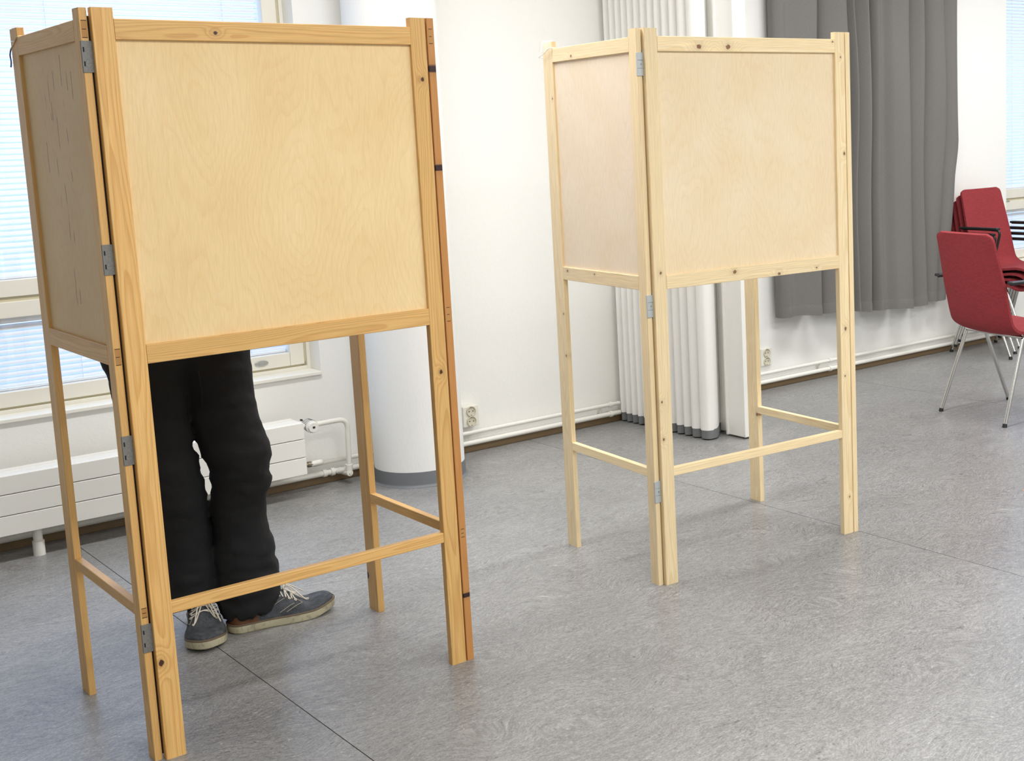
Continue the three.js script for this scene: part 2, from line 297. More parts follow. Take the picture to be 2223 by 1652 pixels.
/* ------------------------------------------------------------------ folding partition, pushed together against the wall */
{
  const t = thing('folding_partition', 'white pleated folding partition pushed together against the wall', 'partition', [3.905, 0, 0]);
  const folds = [0.02, 0.062, 0.108, 0.153, 0.198, 0.245, 0.292, 0.342, 0.391, 0.439, 0.494, 0.544, 0.612];
  const top = ROOM.h - 0.05, sk = 0.045;
  const half = (s) => { for (let i = 0; i + 1 < folds.length; i++) { // each pleat bulges out, a sharp valley lies between two
    const a = folds[i], b = folds[i + 1], m = 12, f = (y0, y1, off) => gridGeo(m, 1, (u, v) => { const q = u; const bulge = Math.pow(Math.sin(Math.PI * q), 0.45); return [s * (0.115 + 0.05 * bulge - off), y0 + (y1 - y0) * v, a + (b - a) * q, 0, 0]; });
    const p = part('pleat', f(sk, top, 0), M.partition, t); part('skirt', f(0.006, sk + 0.004, 0.003), M.partitionSkirt, p); } };
  half(-1); half(1);
  const curve = new THREE.CatmullRomCurve3([V(-0.115, 0, 0.612), V(-0.153, 0, 0.618), V(-0.162, 0, 0.64), V(-0.15, 0, 0.668), V(-0.11, 0, 0.672), V(-0.062, 0, 0.638), V(-0.024, 0, 0.6), V(-0.008, 0, 0.592)], false, 'centripetal');
  for (const s of [1, -1]) {
    const f = (y0, y1, off) => gridGeo(40, 1, (u, v) => { const p = curve.getPoint(u); return [s * (p.x + off), y0 + (y1 - y0) * v, p.z, 0, 0]; });
    const l = part('end_fold', f(sk, top, 0), M.partition, t); part('skirt', f(0.006, sk + 0.004, 0.003), M.partitionSkirt, l);
  }
  part('core', box(-0.1, 0.1, 0.02, top, 0.02, 0.585), M.partition, t);
  const p = part('lead_post', [rbox(-0.01, 0.01, 0.012, top, 0.594, 0.664, 0.002), rbox(-0.03, 0.03, 0.008, top, 0.66, 0.782, 0.004)], M.vinylPost, t);
  part('edge_strip', [rbox(-0.036, -0.028, 0.008, top, 0.66, 0.672, 0.001), rbox(-0.034, -0.029, 0.02, top, 0.772, 0.786, 0.001), rbox(-0.015, -0.009, 0.02, top, 0.615, 0.64, 0.001)], M.vinylPost, p);
  part('ceiling_track', box(-0.03, 0.03, top, ROOM.h - 0.0005, 0.005, 0.9), M.white, t);
}

/* ------------------------------------------------------------------ curtain */
{
  const clothTex = (() => { const a = tileNoise(61, 256, 256), b = tileNoise(62, 32, 32); return dataTex(256, 256, (x, y, o) => { const v = 128 + 16 * (a(x / 256, y / 256) - 0.5) + 8 * (b(x / 256, y / 256) - 0.5) + ((x + y) % 2) * 5; o[0] = v * 1.0; o[1] = v * 0.975; o[2] = v * 0.945; }); })();
  const cm = new THREE.MeshPhysicalMaterial({ color: srgb(226, 226, 226), map: clothTex, roughness: 0.75, sheen: 0.35, sheenRoughness: 0.5, sheenColor: srgb(180, 176, 170), side: THREE.DoubleSide });
  const P = [[4.8, 0.055], [4.79, 0.1], [4.83, 0.125], [4.86, 0.118], [4.95, 0.14], [5.03, 0.152], [5.05, 0.135], [5.05, 0.04], [5.075, 0.024], [5.1, 0.04], [5.125, 0.1], [5.2, 0.135], [5.275, 0.15], [5.29, 0.135], [5.288, 0.095], [5.31, 0.105], [5.342, 0.152], [5.354, 0.135], [5.352, 0.095], [5.375, 0.12], [5.43, 0.165], [5.445, 0.145], [5.445, 0.04], [5.47, 0.024], [5.49, 0.045], [5.5, 0.12], [5.53, 0.15], [5.56, 0.146], [5.62, 0.178], [5.735, 0.182], [5.752, 0.16], [5.752, 0.06], [5.775, 0.045], [5.8, 0.085], [5.86, 0.128], [5.925, 0.145], [5.938, 0.12], [5.936, 0.045], [5.955, 0.032], [5.975, 0.075], [6.03, 0.112], [6.115, 0.115], [6.135, 0.095], [6.138, 0.06], [6.165, 0.075], [6.22, 0.098], [6.262, 0.094], [6.28, 0.072], [6.278, 0.03]];
  const c = new THREE.CatmullRomCurve3(P.map(([x, z]) => V(x, 0, z)), false, 'centripetal');
  const L = c.getLength(), n = 900, pts = c.getSpacedPoints(n), y1 = ROOM.h - 0.05;
  const hem = (x) => 0.388 - 0.05 * smooth(4.8, 5.9, x) + 0.006 * Math.sin(x * 17);
  const at = (u, yy, off) => { const i = Math.round(u * n), p = pts[i], q = pts[Math.min(n, i + 1)], r = pts[Math.max(0, i - 1)]; const tx = q.x - r.x, tz = q.z - r.z, k = Math.hypot(tx, tz) || 1;
    const h = clamp((yy - 0.34) / 2.4), drift = 0.006 * Math.sin(p.x * 9 + 7 * h) * Math.sin(h * 3.2) + (yy < 1 ? -0.085 * (1 - (yy - 0.34) / 0.66) : 0.05 * smooth(1, 1.3, yy)) * smooth(5.95, 6.27, p.x), dz = 1 + 0.1 * N3(p.x * 3, yy * 0.8, 7);
    return [p.x + drift - tz / k * off, yy, Math.max(0.018, (0.1 + (p.z - 0.1) * 1.22) * dz) + tx / k * off, u * L * 12, yy * 12]; };
  const t = thing('curtain', 'dark grey pleated curtain hanging in front of the white wall', 'curtain', [0, 0, 0]);
  part('cloth', gridGeo(n, 46, (u, v) => { const x = pts[Math.round(u * n)].x, y0 = hem(x); return at(u, y0 + (y1 - y0) * v, 0); }), cm, t);
  part('hem', [gridGeo(n, 3, (u, v) => { const y0 = hem(pts[Math.round(u * n)].x); return at(u, y0 - 0.0008 + 0.058 * v, v > 0.9 ? 0.0004 : 0.0026); })], cm, t);
  single('curtain_track', 'white curtain track fixed to the ceiling above the grey curtain', 'track', rbox(4.6, 9.0, ROOM.h - 0.05, ROOM.h - 0.0005, 0.07, 0.13, 0.004), M.white);
}

/* ------------------------------------------------------------------ wood */
function hashSeed(s) { let h = 2166136261; for (const c of s) h = Math.imul(h ^ c.charCodeAt(0), 16777619); return h >>> 0; }
// pine board: growth rings of a log cut by the board; knots bend the rings
function pineTex(seed, len, w, t, pal, knots = []) {
  const r = rng(seed), per = 2 * (w + t), W = Math.max(24, Math.round(per * 1600)), H = Math.round(len * 800);
  const pa = (r() - 0.5) * 0.06, pb = (r() < 0.5 ? -1 : 1) * (0.03 + 0.05 * r()), tilt = (r() - 0.5) * 0.05, sp = 0.0015 + 0.0017 * r(), o1 = r() * 50, tone = 0.96 + 0.08 * r();
  const [early, late, knotC] = pal;
  return dataTex(W, H, (x, y, o) => {
    let s = (x + 0.5) / W * per, a, b; if (s < w) { a = s - w / 2; b = t / 2; } else if (s < w + t) { a = w / 2; b = t / 2 - (s - w); } else if (s < 2 * w + t) { a = w / 2 - (s - w - t); b = -t / 2; } else { a = -w / 2; b = -t / 2 + (s - 2 * w - t); }
    const yy = (y + 0.5) / H * len;
    let rad = Math.hypot(a - pa - tilt * (yy - len / 2), b - pb) + 0.004 * N3(a * 6, yy * 1.3, o1) + 0.0007 * N3(a * 40, yy * 5, o1 + 5);
    let kd = 0, kr = 0, halo = 0;
    for (const k of knots) { const da = a - k.a, dy = (yy - k.y) * (k.s || 0.85), d = Math.hypot(da, dy), wob = k.r * (1 + 0.2 * N3(da * 200, dy * 200, k.y * 30)); rad += 1.5 * k.r * Math.exp(-(da * da + dy * dy * 0.5) / (9 * k.r * k.r)); kd = Math.max(kd, 1 - smooth(wob * 0.8, wob * 1.05, d)); if (d < wob * 1.05) kr = d / wob; halo = Math.max(halo, Math.exp(-Math.pow(d / (2.2 * k.r), 2))); }
    const f = rad / sp, fr = f - Math.floor(f), ring = smooth(0.35, 0.9, fr) * (1 - smooth(0.92, 1, fr));
    const fib = N3(a * 700, yy * 9, b * 700 + o1), fib2 = N3(a * 160, yy * 3, b * 160 + o1);
    const k = clamp(0.42 * ring + 0.12 * fib2 + 0.06 * N3(a * 30, yy * 0.8, o1 + 9)), m = tone * (1 + 0.05 * fib + 0.03 * fib2) * (1 - 0.1 * halo);
    for (let c = 0; c < 3; c++) { let v = (early[c] + (late[c] - early[c]) * k) * m; const kc = knotC[c] * (0.75 + 0.25 * Math.cos(kr * 14)); o[c] = v + (kc - v) * kd; }
  }, true, false);
}
// birch plywood: faint flowing figure
function plyTex(seed, w, h, pal, streaks = []) {
  const r = rng(seed), W = Math.round(w * 900), H = Math.round(h * 900), o1 = r() * 80, [light, dark, ink] = pal;
  return dataTex(W, H, (x, y, o) => {
    const a = x / W * w, b = y / H * h; const field = 1.7 * N3(a * 3.1, b * 0.95, o1) + 0.6 * N3(a * 7, b * 2.2, o1 + 3) + 0.12 * N3(a * 24, b * 7, o1 + 6) + a * 2.2;
    const f = field * 4.5, fr = f - Math.floor(f), line = smooth(0.5, 0.97, fr) * (1 - smooth(0.97, 1, fr));
    const mott = 0.5 + 0.5 * N3(a * 5, b * 4, o1 + 20), fine = N3(a * 420, b * 22, o1), fleck = smooth(0.7, 0.9, N3(a * 160, b * 45, o1 + 40));
    let k = clamp(0.17 * line + 0.32 * mott + 0.05 * fleck), m = 1 + 0.022 * fine, s = 0;
    for (const q of streaks) { const ca = q.a + 0.004 * N3(b * 6, q.a * 90, 2) + (q.lean || 0) * (b - q.b0); const d = Math.abs(a - ca) / q.r; if (b > q.b0 && b < q.b1 && d < 1) s = Math.max(s, (1 - d) * (q.k || 0.8) * smooth(-0.2, 0.5, N3(b * 16, q.a * 77, 5))); }
    for (let c = 0; c < 3; c++) { const v = (light[c] + (dark[c] - light[c]) * k) * m; o[c] = v + (ink[c] - v) * s; }
  }, true, false);
}
// board standing along +y from 0, section w (x) by t (z), face towards +z; chamfered edges; uv runs round the section
function boardGeo(len, w, t, ch = 0.0013) {
  const per = 2 * (w + t), q = [[-w / 2, t / 2 - ch, 0], [-w / 2 + ch, t / 2, 0.0001], [w / 2 - ch, t / 2, w], [w / 2, t / 2 - ch, w + ch], [w / 2, -t / 2 + ch, w + t - ch], [w / 2 - ch, -t / 2, w + t], [-w / 2 + ch, -t / 2, 2 * w + t - ch], [-w / 2, -t / 2 + ch, 2 * w + t + ch], [-w / 2, t / 2 - ch, per - 0.0001]];
  const pos = [], uv = []; const push = (p, u, v) => { pos.push(...p); uv.push(u, v); };
  for (let i = 0; i < 8; i++) { const A = q[i], B = q[i + 1], ua = A[2] / per, ub = B[2] / per;
    push([A[0], 0, A[1]], ua, 0.001); push([B[0], 0, B[1]], ub, 0.001); push([B[0], len, B[1]], ub, 0.999); push([A[0], 0, A[1]], ua, 0.001); push([B[0], len, B[1]], ub, 0.999); push([A[0], len, A[1]], ua, 0.999); }
  for (let i = 0; i < 8; i++) { const A = q[i], B = q[i + 1]; push([0, len, 0], 0.2, 0.985); push([A[0], len, A[1]], 0.2 + A[0], 0.985); push([B[0], len, B[1]], 0.2 + B[0], 0.99); push([0, 0, 0], 0.2, 0.015); push([B[0], 0, B[1]], 0.2 + B[0], 0.01); push([A[0], 0, A[1]], 0.2 + A[0], 0.015); }
  const g = new THREE.BufferGeometry(); g.setAttribute('position', new THREE.Float32BufferAttribute(pos, 3)); g.setAttribute('uv', new THREE.Float32BufferAttribute(uv, 2)); g.computeVertexNormals(); return g;
}
const woodBump = (() => { const a = tileNoise(71, 200, 16); return dataTex(256, 256, (x, y, o) => { o[0] = o[1] = o[2] = 255 * a(x / 256, y / 256); }, false); })();

/* one voting booth: three hinged leaves. Local origin: front left foot, front face at z = 0 */
function makeBooth(cfg) {
  const t = thing('voting_booth', cfg.label, 'booth', cfg.pos, cfg.ry, 'folding wooden voting booths');
  const H = 1.6815, W = 0.788, T = 0.02;
  const board = (leaf, name, len, w, place, o = {}) => {
    const th = o.t || T, key = cfg.seed + name + (o.id || ''), tex = pineTex(hashSeed(key), len, w, th, o.pal || cfg.pine, o.knots);
    const m = part(name, boardGeo(len, w, th, 0.0012), mat(0xffffff, cfg.rough, { map: tex }), leaf); place(m); return m;
  };
  const leafGroup = (name) => { const g = new THREE.Group(); g.name = name; t.add(g); return g; };
  // a leaf is built in its own frame: x along the leaf from 0 to width, outer face at z = 0, inside behind it
  const leaf = (g, width, id, wl, wr, k = {}, T = 0.02) => {
    const rest = width - wl - wr;
    board(g, 'post', H, wl, (m) => m.position.set(wl / 2, 0, -T / 2), { id: id + 'l', knots: k.l, pal: k.palL, t: T });
    board(g, 'post', H, wr, (m) => m.position.set(width - wr / 2, 0, -T / 2), { id: id + 'r', knots: k.r, pal: k.palR, t: T });
    const hor = (name, y, h, kn, th = T, zc = -T / 2) => board(g, name, rest - 0.0006, h, (m) => { m.rotation.z = -Math.PI / 2; m.position.set(wl + 0.0003, y + h / 2, zc); }, { id, knots: kn, t: th });
    hor('top_rail', 1.6155, 0.0435, k.top); hor('bottom_rail', 0.9145, 0.0425, k.bot); hor('stretcher', 0.338, 0.027, k.str, 0.018, -0.0105);
    const ph = 1.6165 - 0.956, pm = mat(0xffffff, cfg.rough + 0.05, { map: plyTex(hashSeed(cfg.seed + 'ply' + id), rest, ph, k.ply || cfg.ply, k.streaks) });
    const p = part('panel', uvPanel(rest + 0.004, ph + 0.002), pm, g); p.position.set(wl + rest / 2, 0.956 + ph / 2, -T / 2 - 0.001);
    return p;
  };
  const uvPanel = (w, h) => new THREE.BoxGeometry(w, h, 0.004);
  const F = leafGroup('front_leaf'); leaf(F, W, 'f', 0.045, 0.0425, cfg.kf || {});
  // left leaf: outer face towards -x, its front edge a little behind the front face
  const Lw = 0.558, L = leafGroup('left_leaf'); L.position.set(cfg.rearL ?? -0.0215, 0, -0.013 - Lw); L.rotation.y = -Math.PI / 2 + (cfg.openL || 0);
  leaf(L, Lw, 'l', 0.06, 0.042, cfg.kl || {}, 0.017);
  const Rw = 0.566, R = leafGroup('right_leaf'); R.position.set(W + 0.0235 + (cfg.outR || 0), 0, 0); R.rotation.y = Math.PI / 2 + (cfg.openR || 0);
  leaf(R, Rw, 'r', 0.042, 0.058, cfg.kr || {}, 0.02);
  // added black strip painting the shade in the gap between left and front leaf
  part('gap_shade_strip', box(-0.0045, 0.018, 0.01, 1.665, -0.034, -0.0205), M.dark, t, 'added black strip painting the shade in the joint between the leaves');
  // writing shelf on the inside
  board(t, 'writing_shelf', W - 0.03, 0.3, (m) => { m.quaternion.setFromRotationMatrix(new THREE.Matrix4().makeBasis(V(0, 0, 1), V(1, 0, 0), V(0, 1, 0))); m.position.set(0.015, 0.95, -0.022 - 0.155); }, { t: 0.016 });
  return { t, F, L, R, W, H, Lw, Rw, T };
}
const PINE1 = [[226, 181, 112], [190, 134, 68], [92, 52, 28]], PINE1B = [[204, 144, 80], [168, 108, 54], [62, 30, 26]];
const PLY1 = [[240, 212, 160], [224, 184, 120], [70, 56, 38]];
const PINE2 = [[241, 219, 176], [224, 192, 136], [184, 128, 88]];
const PLY2 = [[238, 219, 186], [226, 196, 148], [110, 88, 60]];
const b1 = makeBooth({
  label: 'golden aged pine voting booth with dark grey hinges, a person standing inside', pos: [0.871, 0, 2.0675], ry: 0, seed: 'old', pine: PINE1, ply: PLY1, rough: 0.42,
  kf: { l: [{ a: -0.014, y: 0.232, r: 0.0065 }], r: [{ a: 0.004, y: 1.53, r: 0.0048 }, { a: 0.002, y: 0.79, r: 0.005 }], top: [{ a: 0.004, y: 0.215, r: 0.004 }], ply: PLY1 },
  kl: { ply: [[226, 196, 146], [206, 168, 112], [62, 50, 34]], streaks: [[0.16, 0.50, 0.63], [0.2, 0.3, 0.6], [0.235, 0.42, 0.61], [0.3, 0.36, 0.64], [0.13, 0.38, 0.55], [0.34, 0.56, 0.64], [0.24, 0.02, 0.36], [0.27, 0.08, 0.3], [0.19, 0.5, 0.65], [0.37, 0.52, 0.6]].map(([a, b0, b1]) => ({ a, b0, b1, r: 0.0025, k: 0.9 })) },
  kr: { palL: PINE1B, r: [{ a: 0.026, y: 0.105, r: 0.009 }], l: [{ a: -0.021, y: 1.556, r: 0.0075 }, { a: -0.021, y: 1.31, r: 0.0065 }, { a: -0.021, y: 0.182, r: 0.005 }], ply: [[224, 190, 140], [204, 160, 104], [62, 50, 34]] },
});
const b2 = makeBooth({
  label: 'pale new pine voting booth with bright zinc hinges standing empty', pos: [2.4065, 0, 2.0035], ry: -0.0725, seed: 'new', pine: PINE2, ply: PLY2, rough: 0.55, openL: -0.02, rearL: -0.009,
  kf: { l: [{ a: 0.002, y: 0.965, r: 0.0042 }, { a: -0.012, y: 0.46, r: 0.0042 }, { a: -0.013, y: 0.575, r: 0.0035 }], r: [{ a: 0.012, y: 1.29, r: 0.005 }, { a: 0.002, y: 0.71, r: 0.0055 }, { a: -0.004, y: 0.55, r: 0.003 }, { a: 0.006, y: 0.13, r: 0.003 }, { a: 0.003, y: 1.6, r: 0.003 }], top: [{ a: 0.008, y: 0.152, r: 0.0078 }, { a: 0.008, y: 0.262, r: 0.0075 }, { a: -0.014, y: 0.69, r: 0.003 }], bot: [{ a: -0.008, y: 0.26, r: 0.0062 }, { a: 0.016, y: 0.44, r: 0.005 }, { a: 0.01, y: 0.6, r: 0.003 }], ply: PLY2 },
  kl: { l: [{ a: 0.024, y: 0.66, r: 0.004 }, { a: 0.02, y: 0.8, r: 0.003 }, { a: 0.02, y: 1.5, r: 0.003 }], bot: [{ a: -0.01, y: 0.03, r: 0.0045 }, { a: -0.01, y: 0.2, r: 0.003 }], top: [{ a: 0.01, y: 0.12, r: 0.004 }], ply: [[238, 221, 196], [226, 202, 164], [110, 88, 70]] },
  kr: { r: [{ a: -0.024, y: 0.335, r: 0.006 }], ply: PLY2 },
});
// hinges of the old booth: a steel plate over the front edge of the left leaf, knuckle on its outer side with two slots
{
  const wornSteel = (() => { const a = tileNoise(81, 24, 40), b = tileNoise(82, 120, 120); return dataTex(128, 256, (x, y, o) => { const v = 128 + 34 * (a(x / 128, y / 256) - 0.5) + 26 * (b(x / 128, y / 256) - 0.5); o[0] = v; o[1] = v * 0.985; o[2] = v * 0.95; }); })();
  const hm = mat(0xffffff, 0.6, { map: wornSteel, metalness: 0.25 });
  for (const y of [1.5795, 1.149, 0.7265, 0.2925]) {
    const h = 0.033, z = -0.0125, x0 = -0.0225, x1 = 0.0005, g = [rbox(x0 + 0.0055, x1, y - h, y + h, z, z + 0.0016, 0.0005), rbox(x0 - 0.0005, x0 + 0.0028, y - h, y + h, z - 0.004, z + 0.002, 0.001)];
    for (const [a, b] of [[-1, -0.6], [-0.3, 0.3], [0.6, 1]]) g.push(rbox(x0 + 0.001, x0 + 0.007, y + a * h, y + b * h, z, z + 0.0018, 0.0006));
    const p = part('hinge', g, hm, b1.t, 'worn grey steel hinge plate'); part('slot', box(x0 + 0.001, x0 + 0.007, y - h + 0.002, y + h - 0.002, z, z + 0.0005), M.dark, p);
  }
  // end grain of the rail tenons, showing in the front edges of the side leaves
  const eg = mat([186, 138, 80], 0.7), slit = mat([74, 48, 26], 0.8);
  for (const [y, h] of [[1.637, 0.017], [0.936, 0.017], [0.352, 0.01]]) {
    for (const [x0, x1, zz] of [[-0.018, -0.0065, -0.0128], [0.796, 0.806, 0.0001]]) {
      const p = part('tenon_end', box(x0, x1, y - h, y + h, zz, zz + 0.0003), eg, b1.t); part('joint_gap', [box(x0, x1, y + h, y + h + 0.0015, zz, zz + 0.0004), box(x0 + 0.001, x1 - 0.002, y - 0.001, y + 0.0005, zz + 0.0001, zz + 0.0005), box(x0, x1, y - h - 0.0015, y - h, zz, zz + 0.0004)], slit, p);
    }
  }
}
// hinges of the new booth: three zinc knuckle plates
for (const y of [1.5785, 0.868, 0.2965]) {
  const g = [], h = 0.0335, z = -0.0128; for (const [a, b, d] of [[0.36, 1, 0.003], [-0.34, 0.34, 0.0022], [-1, -0.36, 0.003]]) g.push(rbox(-0.0215, -0.0005, y + a * h, y + b * h, z, z + d, 0.0007)); g.push(rbox(-0.0225, -0.02, y - h, y + h, z - 0.002, z + 0.0035, 0.001), rbox(-0.001, 0.0012, y - h - 0.008, y + h + 0.008, z - 0.006, z + 0.0004, 0.0004));
  const p = part('hinge', g, M.zincLight, b2.t, 'bright zinc hinge'); part('screw', rod([-0.008, y, z + 0.002], [-0.008, y, z + 0.0029], 0.0024, 0.002, 10), M.zinc, p);
}
// string and clear tape round the top of each rear left post
{
  const film = new THREE.MeshPhysicalMaterial({ color: 0xffffff, roughness: 0.18, transmission: 0.85, thickness: 0, ior: 1.4 });
  const x = -0.0205, z = -0.571;
  for (const [b, tone] of [[b1, M.string], [b2, M.white]]) {
    const s = part('string', tube([[x - 0.001, 1.636, z - 0.002], [x - 0.0018, 1.645, z + 0.03], [x - 0.0018, 1.659, z + 0.061], [x + 0.01, 1.6615, z + 0.0625], [x + 0.0225, 1.66, z + 0.061], [x + 0.0225, 1.648, z + 0.03], [x + 0.022, 1.637, z - 0.0022], [x + 0.01, 1.634, z - 0.003]], 0.0013, 60, 6, true), tone, b.t);
    if (b === b1) part('loose_end', tube([[x - 0.001, 1.637, z - 0.003], [x - 0.004, 1.622, z - 0.006], [x - 0.0035, 1.606, z - 0.005], [x - 0.005, 1.592, z - 0.006]], 0.0017, 20, 6), mat([60, 74, 128], 0.7), s);
    part('clear_tape', gridGeo(24, 6, (u, v) => { const a = u * Math.PI * 2, cx = Math.cos(a), cz = Math.sin(a), sq = 1 / Math.max(Math.abs(cx), Math.abs(cz)); return [x + 0.0105 + cx * sq * (0.0118 - 0.004 * v), 1.652 + 0.034 * v + 0.003 * N3(u * 6, v * 3, 4), z + 0.031 + cz * sq * (0.0318 - 0.008 * v)]; }), film, b.t);
  }
}

/* ------------------------------------------------------------------ chairs */
const fabric = (() => { const a = tileNoise(91, 256, 256), b = tileNoise(92, 20, 60); const map = dataTex(256, 256, (x, y, o) => { const v = 1 + 0.26 * (a(x / 256, y / 256) - 0.5) + 0.1 * (b(x / 256, y / 256) - 0.5); o[0] = 144 * v; o[1] = 47 * v; o[2] = 52 * v; });
  return new THREE.MeshPhysicalMaterial({ map, roughness: 0.9, sheen: 0.25, sheenRoughness: 0.6, sheenColor: srgb(200, 110, 110) }); })();
function chairParts(t) { // faces +z, origin on the floor in the middle of the feet
  const prof = new THREE.CatmullRomCurve3([V(0, 0.878, -0.268), V(0, 0.82, -0.252), V(0, 0.7, -0.222), V(0, 0.58, -0.193), V(0, 0.49, -0.171), V(0, 0.445, -0.152), V(0, 0.418, -0.112), V(0, 0.41, -0.05), V(0, 0.416, 0.06), V(0, 0.425, 0.15), V(0, 0.418, 0.205), V(0, 0.395, 0.235)], false, 'catmullrom', 0.5);
  const N = 72, K = 22, pts = prof.getSpacedPoints(N), Ls = prof.getLength();
  const half = (s) => { const a = 0.192 + 0.016 * smooth(0, 0.35, s) + 0.004 * smooth(0.5, 0.9, s); const c = 0.035, d0 = s * Ls, d1 = (1 - s) * Ls; let cut = 0; if (d0 < c) cut = c - Math.sqrt(Math.max(0, c * c - (c - d0) * (c - d0))); if (d1 < 0.05) cut = 0.05 - Math.sqrt(Math.max(0, 0.0025 - (0.05 - d1) * (0.05 - d1))); return a - cut; };
  const layer = (off) => (u, v) => { const i = Math.round(v * N), p = pts[i], q = pts[Math.min(N, i + 1)], r = pts[Math.max(0, i - 1)]; const ty = q.y - r.y, tz = q.z - r.z, k = Math.hypot(ty, tz); const ny = tz / k, nz = -ty / k, w = half(v), s = (u - 0.5) * 2; const dish = 0.014 * (1 - s * s) * Math.sin(Math.PI * clamp(v * 1.3)) - 0.006 * s * s * s * s, edge = 1 - 0.35 * Math.pow(Math.abs(s), 10);
    return [s * w, p.y + ny * (off * edge - dish), p.z + nz * (off * edge - dish), s * w * 4, v * Ls * 4]; };
  const rim = (a, b) => { const L = []; for (let i = 0; i <= N; i++) L.push([0, i / N]); for (let j = 1; j <= K; j++) L.push([j / K, 1]); for (let i = N - 1; i >= 0; i--) L.push([1, i / N]); for (let j = K - 1; j >= 0; j--) L.push([j / K, 0]); return gridGeo(L.length - 1, 1, (u, v) => { const q = L[Math.round(u * (L.length - 1))]; return (v < 0.5 ? a : b)(q[0], q[1]); }); };
  const fi = layer(0.012), fo = layer(-0.008);
  part('seat_shell', [gridGeo(K, N, fi), gridGeo(K, N, fo), rim(fi, fo)], fabric, t);
  const R = 0.0095, ft = [];
  for (const s of [-1, 1]) {
    part('leg', pipe([[s * 0.19, 0.398, -0.05], [s * 0.192, 0.396, -0.076], [s * 0.221, 0.012, -0.2145]], R, 0.012), M.chrome, t);
    part('leg', pipe([[s * 0.19, 0.398, 0.01], [s * 0.192, 0.396, 0.03], [s * 0.221, 0.012, 0.2145]], R, 0.012), M.chrome, t);
    for (const z of [-0.217, 0.217]) part('foot_cap', rod([s * 0.222, 0, z], [s * 0.2205, 0.016, z * 0.985], 0.0115, 0.0105, 12), M.blackPlastic, t);
    part('armrest', [pipe([[s * 0.205, 0.44, 0.0], [s * 0.245, 0.46, 0.02], [s * 0.25, 0.652, 0.075], [s * 0.25, 0.657, -0.02], [s * 0.248, 0.657, -0.205]], 0.0075, 0.035), rbox(s * 0.25 - 0.019, s * 0.25 + 0.019, 0.655, 0.668, -0.212, 0.06, 0.005, 3)], M.blackPlastic, t);
  }
  part('cross_tube', [rod([-0.195, 0.395, -0.075], [0.195, 0.395, -0.075], R), rod([-0.195, 0.395, 0.028], [0.195, 0.395, 0.028], R), rod([-0.19, 0.395, -0.075], [-0.19, 0.395, 0.028], R), rod([0.19, 0.395, -0.075], [0.19, 0.395, 0.028], R)], M.chrome, t);
}
const chairA = thing('conference_chair', 'single red chair seen from behind, in front of the grey curtain', 'chair', [5.067, 0, 1.334], Math.atan2(0.9805, 0.197));
chairParts(chairA);
const stackLabels = ['lowest red chair of the stack against the window wall', 'second red chair from the floor in the stack by the wall', 'third red chair from the floor in the stack by the wall', 'topmost red chair of the stack, its seat and back facing the room'];
stackLabels.forEach((lb, i) => { const c = chairA.clone(); c.name = numbered('conference_chair'); c.userData = { label: lb, category: 'chair', group: 'stacked red chairs' }; c.position.set(6.485, i * 0.034, 0.279 + i * 0.031); c.rotation.y = 0.0; scene.add(c); });

/* ------------------------------------------------------------------ orange tape on the floor */
{
  const g = box(-0.03, 0.15, 0.0003, 0.0009, -0.02, 0.02).rotateY(0.75).translate(3.915, 0, 2.29);
  single('floor_tape', 'small piece of orange tape stuck on the floor at the right edge', 'tape', g, mat([240, 150, 96], 0.5));
}

/* ------------------------------------------------------------------ person in the old booth */
function sdfMesh(c, half, res, fn) {
  const mc = new MarchingCubes(res, new THREE.MeshStandardMaterial(), false, false, 400000); mc.isolation = 0;
  const hs = res / 2; let k = 0;
  for (let z = 0; z < res; z++) for (let y = 0; y < res; y++) for (let x = 0; x < res; x++) mc.field[k++] = -fn(c[0] + (x - hs) / hs * half, c[1] + (y - hs) / hs * half, c[2] + (z - hs) / hs * half);
  mc.update();
  const n = mc.count, p = new Float32Array(n * 3); for (let i = 0; i < n; i++) for (let j = 0; j < 3; j++) p[i * 3 + j] = mc.positionArray[i * 3 + j] * half + c[j];
  let g = new THREE.BufferGeometry(); g.setAttribute('position', new THREE.BufferAttribute(p, 3)); g = mergeVertices(g, 1e-5); g.computeVertexNormals(); return g;
}
const cap = (a, b) => { const dx = b[0] - a[0], dy = b[1] - a[1], dz = b[2] - a[2], l2 = dx * dx + dy * dy + dz * dz; return (x, y, z) => { const t = clamp(((x - a[0]) * dx + (y - a[1]) * dy + (z - a[2]) * dz) / l2); return Math.hypot(x - a[0] - dx * t, y - a[1] - dy * t, z - a[2] - dz * t) - (a[3] + (b[3] - a[3]) * t); }; };
const ell = (c, r) => (x, y, z) => { const q = Math.hypot((x - c[0]) / r[0], (y - c[1]) / r[1], (z - c[2]) / r[2]); return (q - 1) * Math.min(...r); };
const smin = (list, k) => (x, y, z) => { let d = list[0](x, y, z); for (let i = 1; i < list.length; i++) { const e = list[i](x, y, z), h = clamp(0.5 + 0.5 * (e - d) / k); d = e + (d - e) * h - k * h * (1 - h); } return d; };
const chain = (pts) => pts.slice(1).map((p, i) => cap(pts[i], p));
